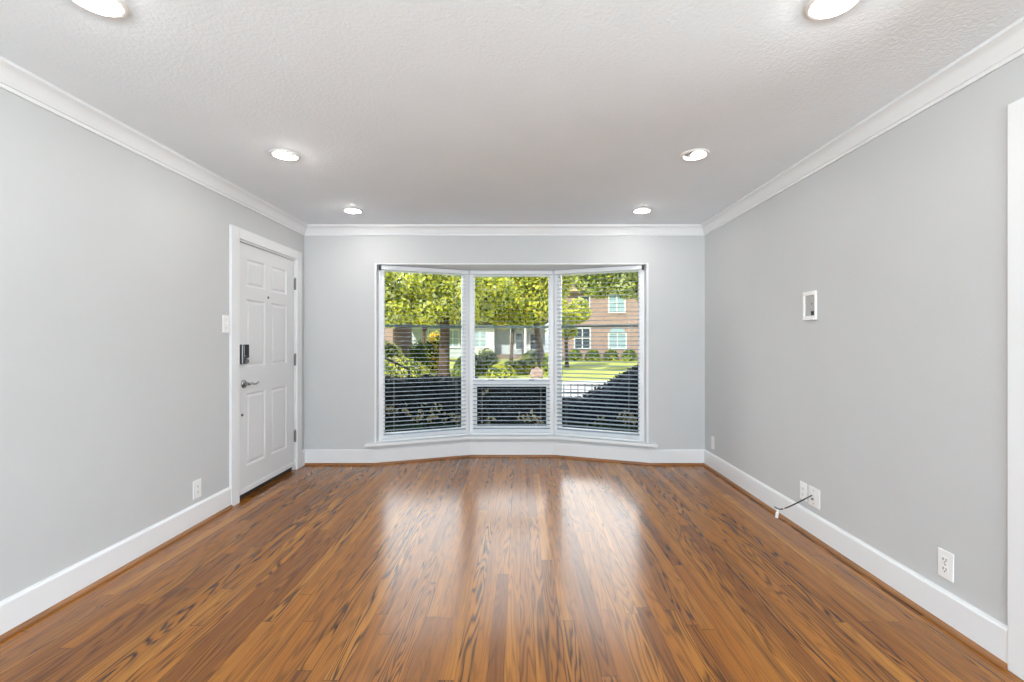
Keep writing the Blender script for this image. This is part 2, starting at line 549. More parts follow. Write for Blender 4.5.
mb = MB()
RX0, RX1, RZ0, RZ1 = -2.10, 1.80, 0.12, 2.28  # opening cut for the added rear lamp
mb.box(XL - T, RX0, YR - 0.1, YR, 0, H)
mb.box(RX1, XR + T, YR - 0.1, YR, 0, H)
mb.box(RX0, RX1, YR - 0.1, YR, 0, RZ0)
mb.box(RX0, RX1, YR - 0.1, YR, RZ1, H)
tag(mb.build('wall_rear', M['wall']), 'grey wall behind the camera', 'wall', kind='structure')

mb = MB()
for xx in (RX0, RX0 + 1.28, RX0 + 2.57, RX1 - 0.05):  # glazing frame made up around the rear lamp
    mb.box(xx, xx + 0.05, YR - 0.06, YR - 0.01, RZ0, RZ1)
mb.box(RX0, RX1, YR - 0.06, YR - 0.01, RZ0, RZ0 + 0.05)
mb.box(RX0, RX1, YR - 0.06, YR - 0.01, RZ1 - 0.05, RZ1)
tag(mb.build('window_4', M['white']), 'white frame of made-up rear glazing added around the fill lamp', 'window', kind='structure')
mb = MB()
for yy in (WY0, WY0 + 1.42, WY1 - 0.05):  # window frame made up around the left lamp
    mb.box(XL - 0.05, XL - 0.01, yy, yy + 0.05, WZ0, WZ1)
mb.box(XL - 0.05, XL - 0.01, WY0, WY1, WZ0, WZ0 + 0.05)
mb.box(XL - 0.05, XL - 0.01, WY0, WY1, WZ1 - 0.05, WZ1)
tag(mb.build('window_5', M['white']), 'white frame of a made-up left window added around the fill lamp', 'window', kind='structure')

# side room beyond the cased opening
mb = MB()
mb.box(4.9, 5.0, YR, -0.6, 0, H)
mb.box(4.9, 5.0, 2.1, 3.0, 0, H)
mb.box(4.9, 5.0, -0.6, 2.1, 0, 0.15)  # far wall left open here for the added side lamp
mb.box(4.9, 5.0, -0.6, 2.1, 2.25, H)
mb.box(XR + T, 4.9, 2.9, 3.0, 0, H)
mb.box(XR + T, 4.9, YR, YR + 0.1, 0, H)
mb.box(XR + T, 5.0, YR, 3.0, H, H + 0.05)
tag(mb.build('wall_side_room', M['wall']), 'pale walls of the room beyond the cased opening', 'wall', kind='structure')

# wall with the bay: piers, head, and the low bent wall under the window
Pout = offset_line(P, 0.13)
mb = MB()
mb.box(XL, OL, YB, YB + 0.20, 0, H)
mb.box(OR + 0.0, XR, YB, YB + 0.20, 0, H)
mb.box(OL, OR, YB, YB + 0.20, HEAD + 0.012, H)
for i in range(3):
    mb.prism([P[i], P[i + 1], Pout[i + 1], Pout[i]], 0, STOOL - 0.028)
tag(mb.build('wall_back', M['wall']), 'light grey wall around and below the bay window', 'wall', kind='structure')

Wout = offset_line(W, 0.16)
mb = MB()
mb.prism([Vector((OL, YB)), Vector((OR, YB)), W[3], Vector((Wout[3].x + 0.05, Wout[3].y)), Wout[2], Wout[1], Vector((Wout[0].x - 0.05, Wout[0].y)), W[0]], HEAD, HEAD + 0.012)
mb.prism([Vector((OL, YB + 0.2)), Vector((OR, YB + 0.2)), Wout[3], Wout[2], Wout[1], Wout[0]], HEAD + 0.012, HEAD + 0.40)
tag(mb.build('trim_1', M['white']), 'white underside of the bay window head', 'window head', kind='structure')
# jamb liners
mb = MB()
mb.box(OL, OL + 0.020, YB - 0.001, YB + 0.20, STOOL, HEAD)
mb.box(OR - 0.020, OR, YB - 0.001, YB + 0.20, STOOL, HEAD)
tag(mb.build('trim_2', M['white']), 'white jamb liners at both ends of the bay window', 'window jamb', kind='structure')
# stool (inside sill board)
nose = [Vector((-1.560, 4.548)), Vector((-0.556, 4.925)), Vector((0.385, 4.925)), Vector((1.378, 4.545))]
mb = MB()
mb.prism([nose[0], nose[1], nose[2], nose[3], Vector((1.382, YB)), Vector((OR, YB)), Wout[3], Wout[2], Wout[1], Wout[0], Vector((OL, YB)), Vector((-1.560, YB))], STOOL - 0.028, STOOL)
tag(mb.build('trim_3', M['white'], bevel=0.006), 'white bent sill board running under the bay window', 'window sill', kind='structure')

# baseboards, shoe moulding, crown
path = [(XL, YR), (XL, 3.445), (XL, 4.556), (XL, YB), tuple(P[0]), tuple(P[1]), tuple(P[2]), tuple(P[3]), (XR, YB), (XR, 1.744), (XR, -0.245), (XR, YR)]
base = [(0, 0), (0.016, 0), (0.016, 0.143), (0.011, 0.153), (0.0, 0.157)]
shoe = [(0.016, 0), (0.031, 0), (0.030, 0.009), (0.026, 0.017), (0.016, 0.021)]
def run(name, mat, prof, segs, label, cat):
    mb = MB()
    for a, b in segs:
        s = sweep(prof, path, a, b)
        mb.add(s.v, s.f)
    return tag(mb.build(name, mat), label, cat, kind='structure')
run('baseboard_left', M['white'], base, [(0, 1), (2, 3)], 'tall white baseboard along the left wall', 'baseboard')
run('baseboard_back', M['white'], base, [(3, 8)], 'tall white baseboard bending under the bay window', 'baseboard')
run('baseboard_right', M['white'], base, [(8, 9), (10, 11)], 'tall white baseboard along the right wall', 'baseboard')
run('trim_4', M['shoe'], shoe, [(0, 1)], 'brown stained shoe moulding at the foot of the left baseboard', 'shoe moulding')
run('trim_5', M['shoe'], shoe, [(3, 8)], 'brown stained shoe moulding at the foot of the bay baseboard', 'shoe moulding')
run('trim_6', M['shoe'], shoe, [(8, 9), (10, 11)], 'brown stained shoe moulding at the foot of the right baseboard', 'shoe moulding')

cpath = [(XL, YR), (XL, YB), (XR, YB), (XR, YR)]
Z = H
crown = [(0, Z), (0, Z - 0.098), (0.010, Z - 0.098), (0.012, Z - 0.090), (0.012, Z - 0.082), (0.018, Z - 0.080), (0.020, Z - 0.074)]
for k in range(7):      # the hollow of the moulding
    a = k / 6
    crown.append((0.022 + 0.036 * a, Z - 0.070 + 0.050 * a + 0.010 * math.sin(PI * a)))
crown += [(0.062, Z - 0.016), (0.068, Z - 0.014), (0.068, Z)]
for k, nm, lab in ((0, 'trim_7', 'left'), (1, 'trim_8', 'window'), (2, 'trim_9', 'right')):
    s = sweep(crown, cpath, k, k + 1)
    tag(s.build(nm, M['white'], smooth=True), 'white crown moulding along the top of the %s wall' % lab, 'crown moulding', kind='structure')

# ================================================================== ENTRY DOOR
door = empty('door_1', (XL, 4.44, 0))
tag(door, 'white six panel entry door with a black keypad lock in the left wall', 'door', kind='structure')
LY0, LY1, LZ0, LZ1 = 3.571, 4.443, 0.060, 2.040
def leaf_mesh():
    bm = bmesh.new()
    ys = [LY0, 3.672, 3.940, 4.036, 4.304, LY1]
    zs = [LZ0, 0.253, 0.838, 1.050, 1.598, 1.700, 1.926, LZ1]
    xf = XL - 0.004
    g = [[bm.verts.new((xf, y, z)) for z in zs] for y in ys]
    panels = []
    for i in range(5):
        for j in range(7):
            f = bm.faces.new((g[i][j], g[i + 1][j], g[i + 1][j + 1], g[i][j + 1]))
            if i in (1, 3) and j in (1, 3, 5): panels.append(f)
    bmesh.ops.recalc_face_normals(bm, faces=bm.faces)
    if bm.faces[0].normal.x < 0: bmesh.ops.reverse_faces(bm, faces=bm.faces)
    bmesh.ops.inset_individual(bm, faces=panels, thickness=0.016, depth=-0.009)
    bmesh.ops.inset_individual(bm, faces=panels, thickness=0.012, depth=0.0)
    bmesh.ops.inset_individual(bm, faces=panels, thickness=0.022, depth=0.007)
    # edges and back
    bd = [e for e in bm.edges if e.is_boundary]
    r = bmesh.ops.extrude_edge_only(bm, edges=bd)
    nv = [v for v in r['geom'] if isinstance(v, bmesh.types.BMVert)]
    for v in nv: v.co.x -= 0.042
    ne = [e for e in r['geom'] if isinstance(e, bmesh.types.BMEdge) and e.is_boundary]
    bmesh.ops.holes_fill(bm, edges=ne, sides=0)
    bmesh.ops.recalc_face_normals(bm, faces=bm.faces)
    bmesh.ops.translate(bm, verts=bm.verts, vec=-Vector((XL, 4.44, 0)))
    me = bpy.data.meshes.new('leaf'); bm.to_mesh(me); bm.free()
    me.materials.append(M['door'])
    o = bpy.data.objects.new('leaf', me); C.objects.link(o); o.parent = door
    return o
leaf = leaf_mesh()
DO = (XL, 4.44, 0)
# sweep along the foot of the door
mb = MB(); mb.box(XL - 0.004, XL + 0.006, LY0 + 0.004, LY1 - 0.004, 0.046, 0.084)
mb.build('door_sweep', M['white'], door, bevel=0.002, origin=DO)
# keypad lock: steel back box, glossy black upper face, turn piece
LKY, LKZ = 3.612, 1.155
mb = MB(); mb.box(XL - 0.004, XL + 0.024, LKY - 0.034, LKY + 0.034, LKZ - 0.078, LKZ + 0.078)
lock = mb.build('keypad_lock', M['steel'], door, bevel=0.006, origin=DO)
lock['label'] = 'black and steel keypad lock'
mb = MB(); mb.box(XL + 0.024, XL + 0.036, LKY - 0.033, LKY + 0.033, LKZ - 0.030, LKZ + 0.078)
kp = mb.build('keypad', M['glossblack'], lock, bevel=0.005, origin=DO)
mb = MB(); mb.lathe([(0.017, 0), (0.017, 0.010), (0.013, 0.013)], (XL + 0.024, LKY, LKZ - 0.054), Matrix.Rotation(R(90), 3, 'Y'))
mb.box(XL + 0.036, XL + 0.050, LKY - 0.005, LKY + 0.005, LKZ - 0.068, LKZ - 0.040)
mb.build('thumb_turn', M['steel'], lock, smooth=True, origin=DO)
# lever handle
HY, HZ = 3.632, 0.917
mb = MB(); mb.lathe([(0.033, 0), (0.033, 0.006), (0.029, 0.012), (0.014, 0.014), (0.012, 0.045)], (XL - 0.004, HY, HZ), Matrix.Rotation(R(90), 3, 'Y'))
handle = mb.build('door_handle', M['nickel'], door, smooth=True, origin=DO)
lev = [(XL + 0.045, HY - 0.004, HZ), (XL + 0.052, HY + 0.020, HZ + 0.003), (XL + 0.053, HY + 0.055, HZ - 0.005), (XL + 0.052, HY + 0.085, HZ - 0.004), (XL + 0.051, HY + 0.112, HZ + 0.006)]
mb = MB(); mb.tube(lev, [0.0105, 0.010, 0.0085, 0.008, 0.007], 12)
mb.build('lever', M['nickel'], handle, smooth=True, origin=DO)
# peephole and a small stop button
mb = MB(); mb.lathe([(0.011, 0), (0.011, 0.004), (0.006, 0.006)], (XL - 0.004, 3.988, 1.640), Matrix.Rotation(R(90), 3, 'Y'), 16)
mb.build('peephole', M['steel'], door, smooth=True, origin=DO)
mb = MB(); mb.lathe([(0.011, 0), (0.011, 0.006), (0.007, 0.010)], (XL - 0.004, 3.610, 0.672), Matrix.Rotation(R(90), 3, 'Y'), 16)
mb.build('stop_button', M['steel'], door, smooth=True, origin=DO)
for hz in (1.815, 1.075, 0.330):
    mb = MB()
    mb.lathe([(0.0085, -0.055), (0.0085, 0.055)], (XL + 0.006, LY1 + 0.004, hz), None, 12)
    mb.box(XL - 0.003, XL + 0.001, LY1 - 0.006, LY1 + 0.006, hz - 0.052, hz + 0.052)
    mb.lathe([(0.005, 0.055), (0.006, 0.060), (0.003, 0.066)], (XL + 0.006, LY1 + 0.004, hz), None, 10)
    mb.build('hinge', M['steel'], door, smooth=True, origin=DO)
# casing and jamb
mb = MB()
cw = 0.020
mb.box(XL, XL + cw, 3.445, 3.545, 0, 2.143)
mb.box(XL, XL + cw, 4.463, 4.556, 0, 2.143)
mb.box(XL, XL + cw, 3.545, 4.463, 2.060, 2.143)
mb.box(XL - 0.12, XL + 0.004, 3.545, 3.566, 0, 2.060)
mb.box(XL - 0.12, XL + 0.004, 4.450, 4.466, 0, 2.060)
mb.box(XL - 0.12, XL + 0.004, 3.545, 4.466, 2.046, 2.062)
mb.box(XL - 0.12, XL - 0.060, 3.566, 3.590, 0, 2.046)
mb.box(XL - 0.12, XL - 0.060, 4.428, 4.450, 0, 2.046)
mb.box(XL - 0.12, XL - 0.060, 3.566, 4.450, 2.022, 2.046)
tag(mb.build('trim_10', M['white'], bevel=0.002), 'white flat casing around the entry door', 'door casing', kind='structure')
mb = MB(); mb.box(XL - 0.14, XL - 0.030, 3.566, 4.450, 0, 0.050)  # coloured dark to stand in for the shaded gap under the leaf
tag(mb.build('trim_11', M['gap_dark']), 'threshold under the entry door, coloured dark for the shaded gap', 'threshold', kind='structure')
# cased opening at the right edge
mb = MB()
mb.box(XR - 0.020, XR, RO1, 1.744, 0, 2.165)
mb.box(XR - 0.020, XR, RO0 - 0.095, RO0, 0, 2.165)
mb.box(XR - 0.020, XR, RO0, RO1, RZ, 2.165)
mb.box(XR, XR + T, RO1 - 0.004, RO1 + 0.016, 0, RZ)
tag(mb.build('trim_12', M['white'], bevel=0.003), 'white casing of the doorway at the right edge', 'door casing', kind='structure')

# ================================================================== BAY WINDOWS AND BLINDS
def win_frame(i):
    a, b = W[i], W[i + 1]
    d = b - a
    return a, d.length, math.atan2(d.y, d.x)
LEFTLAB = ['left angled', 'middle', 'right angled']
for i in range(3):
    a, L, ang = win_frame(i)
    w = empty('window_%d' % (i + 1), (a.x, a.y, 0), ang)
    tag(w, ['left angled pane of the bay window, looking at a tree trunk', 'middle pane of the bay window with a small lower sash',
            'right angled pane of the bay window, looking at a brick house'][i], 'window', kind='structure')
    z0, z1 = STOOL, HEAD
    fw = 0.058
    mb = MB()
    mb.box(0.002, fw, 0.0, 0.085, z0, z1)
    mb.box(L - fw, L - 0.002, 0.0, 0.085, z0, z1)
    mb.box(fw, L - fw, 0.0, 0.085, z0, z0 + 0.062)
    ft = 0.055 if i == 1 else 0.040
    mb.box(fw, L - fw, 0.0, 0.085, z1 - ft, z1)
    # glazing bead, set back
    bw = 0.009
    if i != 1:
        mb.box(fw, fw + bw, 0.030, 0.085, z0 + 0.062, z1 - ft)
        mb.box(L - fw - bw, L - fw, 0.030, 0.085, z0 + 0.062, z1 - ft)
        mb.box(fw + bw, L - fw - bw, 0.030, 0.085, z0 + 0.062, z0 + 0.070)
        mb.box(fw + bw, L - fw - bw, 0.030, 0.085, z1 - ft - 0.008, z1 - ft)
    else:
        mb.box(fw, L - fw, 0.0, 0.085, 0.770, 0.835)       # transom between the panes
    if i == 1:
        mb.prism([(0.0, 0.012), (0.012, 0.10), (-0.035, 0.10)], z0, z1)
        mb.prism([(L, 0.012), (L + 0.035, 0.10), (L - 0.012, 0.10)], z0, z1)
    mb.build('window_frame', M['vinyl'], w, bevel=0.002)
    if i != 1:
        mb = MB(); mb.box(fw + 0.002, L - fw - 0.002, 0.050, 0.054, z0 + 0.064, z1 - ft - 0.002)
        mb.build('glass_pane', M['glass'], w)
    else:
        mb = MB(); mb.box(fw - 0.001, L - fw + 0.001, 0.050, 0.054, 0.833, z1 - 0.054)
        mb.build('glass_pane', M['glass'], w)
        mb = MB()
        s0, s1, t0, t1, sw = fw + 0.003, L - fw - 0.003, z0 + 0.060, 0.772, 0.022
        mb.box(s0, s0 + sw, 0.012, 0.070, t0, t1)
        mb.box(s1 - sw, s1, 0.012, 0.070, t0, t1)
        mb.box(s0 + sw, s1 - sw, 0.012, 0.070, t0, t0 + sw)
        mb.box(s0 + sw, s1 - sw, 0.012, 0.070, t1 - sw, t1)
        sash = mb.build('lower_sash', M['vinyl'], w, bevel=0.002)
        mb = MB(); mb.box(s0 + sw - 0.002, s1 - sw + 0.002, 0.044, 0.048, t0 + sw - 0.002, t1 - sw + 0.002)
        mb.build('sash_pane', M['glass'], sash)
        for fx in (0.26, 0.74):
            mb = MB(); mb.box(L * fx - 0.03, L * fx + 0.03, -0.008, 0.0, 0.823, 0.835)
            mb.build('sash_latch', M['steel'], w, bevel=0.002)
    mb = MB(); mb.box(fw + 0.001, L - fw - 0.001, 0.060, 0.082, 1.408, 1.431)
    mb.build('cross_bar', M['teal'], w)['label'] = 'thin dark green cross bar outside the glass'

    # --- the blind hung inside this window
    bl = empty('window_blind', (a.x, a.y, 0), ang)
    tag(bl, ['white horizontal slat blind, raised flat open, over the left angled bay window pane',
             'white horizontal slat blind over the middle bay window pane',
             'white horizontal slat blind with tilted slats over the right angled bay window pane'][i], 'window blind', 'slat blinds in the bay window')
    x0, x1 = 0.022, L - 0.022
    g0, g1 = 0.046, L - 0.046
    mb = MB()
    mb.box(x0, x1, -0.060, -0.006, HEAD - 0.047, HEAD - 0.004)
    mb.build('head_rail', M['blindrail'], bl, bevel=0.003)
    if i != 1:
        mb = MB()
        xe = (0.003, 0.021) if i == 0 else (L - 0.021, L - 0.003)
        mb.box(xe[0], xe[1], -0.062, -0.006, HEAD - 0.050, HEAD - 0.001)  # dark block painted in for the shaded corner gap
        mb.build('dark_end_gap', M['slot'], bl)['label'] = 'dark block standing in for the shaded gap at the outer end of the head rail'
    pitch = 0.0440
    zb = STOOL + 0.026
    nsl = int((HEAD - 0.06 - zb) / pitch)
    tilt = R([5.0, 5.0, 14.0][i])
    mb = MB()
    hw, th = 0.0175, 0.0006
    for k in range(1, nsl + 1):
        zc = zb + k * pitch
        vs = []
        for xx in (g0, g1):
            for q in (-1, -0.5, 0, 0.5, 1):
                yy = q * hw
                cz = 0.0007 * (1 - q * q)
                for s in (-th, th):
                    y2 = yy * math.cos(tilt) - (cz + s) * math.sin(tilt)
                    z2 = yy * math.sin(tilt) + (cz + s) * math.cos(tilt)
                    vs.append((xx, -0.033 + y2, zc + z2))
        fs = []
        for q in range(4):
            p = q * 2
            fs.append((p, p + 2, p + 12, p + 10))
            fs.append((p + 1, p + 11, p + 13, p + 3))
        fs.append((0, 10, 11, 1)); fs.append((8, 9, 19, 18))
        fs.append((0, 1, 3, 2)); fs.append((2, 3, 5, 4)); fs.append((4, 5, 7, 6)); fs.append((6, 7, 9, 8))
        fs += [tuple(reversed([j + 10 for j in f])) for f in fs[-4:]]
        mb.add(vs, fs)
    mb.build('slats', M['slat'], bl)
    mb = MB(); mb.box(x0 + 0.002, x1 - 0.002, -0.057, -0.009, zb - 0.022, zb - 0.002)
    mb.build('bottom_rail', M['blindrail'], bl, bevel=0.003)
    for fx in (0.14, 0.86):
        mb = MB()
        for yy in (-0.0595, -0.0065):
            mb.tube([(x0 + fx * (x1 - x0), yy, zb - 0.012), (x0 + fx * (x1 - x0), yy, HEAD - 0.045)], 0.0005, 5)
        mb.build('ladder_cord', M['cord'], bl)

# ================================================================== DOWNLIGHTS
for lx, ly, tl, inside, lab in LAMPS:
    lamp = empty('recessed_light', (lx, ly, H))
    tag(lamp, lab, 'ceiling light', 'recessed ceiling lights in two rows')
    mb = MB()   # trim ring hugging the ceiling
    mb.lathe([(0.088, 0.0), (0.087, -0.006), (0.080, -0.010), (0.070, -0.009), (0.066, -0.004), (0.066, 0.004), (0.088, 0.0)], cap=False, seg=40)
    mb.build('trim_ring', M['canwhite'], lamp, smooth=True)
    mb = MB()
    mb.lathe([(0.0665, 0.003), (0.066, 0.085), (0.0, 0.086)], cap=False, seg=36)
    mb.build('lamp_housing', M[inside], lamp, smooth=True)
    ax = Vector((tl[0], tl[1], -1.35)).normalized()
    rot = Vector((0, 0, -1)).rotation_difference(ax).to_matrix()
    deep = inside == 'canblack'
    cx = Vector((tl[0] * (0.040 if deep else 0.014), tl[1] * 0.010, 0.014 if deep else 0.000))
    q = 0.84 if deep else 1.0
    mb = MB()   # gimbal collar holding the bulb
    mb.lathe([(r_ * q, h_) for r_, h_ in ((0.046, 0.045), (0.053, 0.016), (0.053, 0.008), (0.0505, 0.008), (0.046, 0.020))], cx, rot, 32, cap=False)
    mb.build('gimbal_collar', M[inside], lamp, smooth=True)
    mb = MB()
    mb.lathe([(r_ * q, h_) for r_, h_ in ((0.024, 0.050), (0.048, 0.014), (0.0500, 0.004), (0.047, -0.008), (0.036, -0.018), (0.020, -0.023), (0.0, -0.0245))], cx, rot, 32, cap=False)
    mb.build('bulb', M['bulb'], lamp, smooth=True)

# ================================================================== WALL PLATES
def plate(name, wall, y, z, label, cat, style, w=0.072, h=0.118, group=None):
    sx = 1 if wall == 'L' else -1
    X0 = XL if wall == 'L' else XR
    e = empty(name, (X0, y, z - h / 2), 0 if wall == 'L' else PI)
    tag(e, label, cat, group)
    mb = MB()
    mb.box(0.0, 0.006, -w / 2, w / 2, 0, h)
    mb.build('cover_plate', M['plate'], e, bevel=0.003)
    zc = h / 2
    if style == 'duplex':
        for s in (-1, 1):
            mb = MB(); mb.box(0.006, 0.0085, -0.016, 0.016, zc + s * 0.0205 - 0.0145, zc + s * 0.0205 + 0.0145)
            r = mb.build('receptacle', M['plate'], e, bevel=0.002)
            mb = MB()
            mb.box(0.0085, 0.0090, -0.0085, -0.0055, zc + s * 0.0205 - 0.003, zc + s * 0.0205 + 0.009)
            mb.box(0.0085, 0.0090, 0.0055, 0.0085, zc + s * 0.0205 - 0.003, zc + s * 0.0205 + 0.009)
            mb.box(0.0085, 0.0090, -0.0025, 0.0025, zc + s * 0.0205 - 0.0115, zc + s * 0.0205 - 0.0065)
            mb.build('slot', M['slot'], r)
        mb = MB(); mb.lathe([(0.003, 0), (0.003, 0.001)], (0.006, 0, zc), Matrix.Rotation(R(90), 3, 'Y'), 10)
        mb.build('screw', M['steel'], e)
    elif style == 'decora':
        mb = MB(); mb.box(0.006, 0.009, -0.0168, 0.0168, zc - 0.0335, zc + 0.0335)
        r = mb.build('receptacle', M['plate'], e, bevel=0.0015)
        for s in (-1, 1):
            mb = MB()
            for yy in (-0.0065, 0.0065):
                mb.box(0.009, 0.0094, yy - 0.0012, yy + 0.0012, zc + s * 0.019 - 0.004, zc + s * 0.019 + 0.005)
            mb.box(0.009, 0.0094, -0.002, 0.002, zc + s * 0.019 - 0.011, zc + s * 0.019 - 0.007)
            mb.build('slot', M['slot'], r)
    elif style == 'switch':
        mb = MB(); mb.box(0.006, 0.008, -0.0055, 0.0055, zc - 0.012, zc + 0.012)
        t = mb.build('switch_collar', M['plate'], e)
        mb = MB(); mb.prism([(0.008, -0.0035), (0.019, -0.003), (0.019, 0.003), (0.008, 0.0035)], zc + 0.001, zc + 0.008)
        mb.build('toggle', M['plate'], t)
        for s in (-1, 1):
            mb = MB(); mb.lathe([(0.003, 0), (0.003, 0.001)], (0.006, 0, zc + s * 0.030), Matrix.Rotation(R(90), 3, 'Y'), 10)
            mb.build('screw', M['steel'], e)
    elif style == 'cable':
        mb = MB(); mb.box(0.006, 0.010, -0.015, 0.015, zc - 0.020, zc + 0.020)
        j = mb.build('jack', M['plate'], e, bevel=0.002)
        mb = MB(); mb.lathe([(0.0055, 0), (0.0055, 0.010), (0.004, 0.012)], (0.010, 0, zc - 0.012), Matrix.Rotation(R(90), 3, 'Y'), 12)
        mb.build('socket', M['steel'], j)
        for s in (-1, 1):
            mb = MB(); mb.lathe([(0.003, 0), (0.003, 0.001)], (0.006, 0, zc + s * 0.042), Matrix.Rotation(R(90), 3, 'Y'), 10)
            mb.build('screw', M['steel'], e)
    elif style == 'blank':
        for s in (-1, 1):
            mb = MB(); mb.lathe([(0.003, 0), (0.003, 0.001)], (0.006, 0, zc + s * 0.030), Matrix.Rotation(R(90), 3, 'Y'), 10)
            mb.build('screw', M['plate'], e)
    return e

plate('light_switch', 'L', 3.402, 1.388, 'white light switch plate on the left wall beside the door casing', 'light switch', 'switch', 0.072, 0.130)
plate('wall_outlet', 'L', 3.100, 0.252, 'white outlet plate low on the left wall before the door', 'outlet', 'decora', 0.078, 0.124)
plate('wall_plate', 'R', 4.445, 0.265, 'small blank white plate low on the right wall near the window corner', 'wall plate', 'blank', 0.060, 0.125)
plate('wall_outlet', 'R', 3.022, 0.262, 'white plate low on the right wall just behind the plate with the cable', 'outlet', 'decora', 0.074, 0.118)
plate('cable_plate', 'R', 2.913, 0.260, 'white wall plate on the right wall that a black cable comes out of', 'wall plate', 'cable', 0.112, 0.124)
plate('wall_outlet', 'R', 2.013, 0.270, 'white double outlet on the right wall nearest the right doorway', 'outlet', 'duplex', 0.074, 0.124)

# the loose cable
p0 = Vector((XR - 0.010, 2.925, 0.268))
cpts = []
ctrl = [p0, Vector((XR - 0.060, 2.940, 0.232)), Vector((XR - 0.105, 3.010, 0.165)), Vector((XR - 0.118, 3.080, 0.122)), Vector((XR - 0.122, 3.120, 0.112)), Vector((XR - 0.124, 3.148, 0.112))]
def catmull(c, n=8):
    out = []
    for i in range(len(c) - 1):
        a, b, d, e = c[max(i - 1, 0)], c[i], c[i + 1], c[min(i + 2, len(c) - 1)]
        for k in range(n):
            t = k / n
            out.append(0.5 * ((2 * b) + (d - a) * t + (2 * a - 5 * b + 4 * d - e) * t * t + (3 * b - a - 3 * d + e) * t ** 3))
    out.append(c[-1]); return out
cab = empty('coaxial_cable', p0)
tag(cab, 'short black cable drooping from the wall plate to the floor edge, white end', 'cable')
cc = catmull(ctrl)
mb = MB(); mb.tube(cc, 0.0042, 8)
mb.build('cable_sheath', M['black'], cab, smooth=True, origin=p0)
mb = MB(); mb.tube([cc[20], cc[21]], 0.0046, 8)
mb.build('tie_band', M['plate'], cab, origin=p0)
q = Vector((XR - 0.122, 3.112, 0.112))
mb = MB(); mb.lathe([(0.004, 0.0), (0.006, -0.010), (0.006, -0.022), (0.010, -0.026), (0.0105, -0.056), (0.008, -0.062)], q, Matrix.Rotation(R(10), 3, 'Y'), 14)
mb.build('cable_end', M['plate'], cab, smooth=True, origin=p0)

# recessed box high on the right wall
by0, by1, bz0, bz1 = 2.888, 3.016, 1.396, 1.582
BO = (XR, 2.952, 1.396)
box_e = empty('media_wall_box', BO)
tag(box_e, 'small white framed recessed box at eye height on the right wall', 'wall box')
mb = MB(); fr = 0.018
mb.box(XR - 0.013, XR, by0, by0 + 0.012, bz0, bz1)
mb.box(XR - 0.014, XR, by1 - 0.014, by1, bz0, bz1)
mb.box(XR - 0.016, XR, by0 + 0.014, by1 - 0.014, bz0, bz0 + fr + 0.008)
mb.box(XR - 0.016, XR, by0 + 0.014, by1 - 0.014, bz1 - fr - 0.008, bz1)
mb.build('box_frame', M['plate'], box_e, bevel=0.002, origin=BO)
mb = MB(); mb.box(XR - 0.004, XR - 0.001, by0 + 0.014, by1 - 0.014, bz0 + fr, bz1 - fr)
bp = mb.build('back_panel', M['recess'], box_e, origin=BO)
mb = MB(); mb.box(XR - 0.010, XR - 0.004, 2.910, 2.938, bz0 + 0.030, bz0 + 0.056)
mb.build('cable_hole', M['slot'], bp, origin=BO, bevel=0.002)
mb = MB(); mb.lathe([(0.005, 0), (0.005, 0.003)], (XR - 0.004, 2.935, 1.500), Matrix.Rotation(R(-90), 3, 'Y'), 10)
mb.build('screw', M['steel'], bp, origin=BO)

# ================================================================== HOUSE OUTSIDE
mb = MB()
mb.box(-8, 8, YR - 5.0, 5.60, 2.62, 3.25)  # slab stretched well past the room to keep the sun off
mb.box(-8, XL - 0.5, 0.3, 4.6, GZ, 2.62)
mb.box(XR + T, 8, 3.05, 4.8, GZ, 2.62)
tag(mb.build('roof', M['house_outside']), 'roof and outside walls of this house, stretched to block the sun', 'roof', kind='structure')
mb = MB(); mb.box(-40, 40, -12, 60, GZ - 0.2, GZ)
# keep the ground out from under the room
tag(mb.build('ground', M['lawn']), 'yellow green lawn outside the bay window', 'lawn', kind='structure')
mb = MB(); mb.box(-40, 40, 11.8, 17.2, GZ, GZ + 0.015)
tag(mb.build('street', M['concrete']), 'pale concrete street beyond the low iron fence', 'street', kind='structure')

def at(px, py, Y):
    return Vector(((px - 520) * Y / F, Y, CH + (340.7 - py) * Y / F))

def leaves(mb, centres, normals, sizes, mats, droop=0.3):
    n = len(centres)
    vs, fs = [], []
    a = np.cross(normals, RNG.normal(size=(n, 3)))
    a /= np.linalg.norm(a, axis=1)[:, None] + 1e-9
    b = np.cross(normals, a)
    s = sizes[:, None]
    tip = centres + a * s
    tail = centres - a * s
    fold = normals * s * 0.18
    l = centres + b * s * 0.52 + fold
    r = centres - b * s * 0.52 + fold
    V = np.stack([tail, l, tip, r], axis=1).reshape(-1, 3)
    o = len(mb.v)
    mb.v += [tuple(p) for p in V.tolist()]
    for k in range(n):
        q = o + 4 * k
        mb.f.append((q, q + 1, q + 2)); mb.f.append((q, q + 2, q + 3))
        mb.mi += [int(mats[k])] * 2

def raw_build(mb, name, mats, parent=None, origin=(0, 0, 0)):
    me = bpy.data.meshes.new(name)
    V = np.array(mb.v, dtype=float) - np.array(origin, dtype=float)
    me.from_pydata(V.tolist(), [], mb.f)
    for m in mats: me.materials.append(m)
    me.polygons.foreach_set('material_index', mb.mi)
    me.update()
    o = bpy.data.objects.new(name, me); C.objects.link(o)
    if parent is not None: o.parent = parent
    else: o.location = origin
    return o

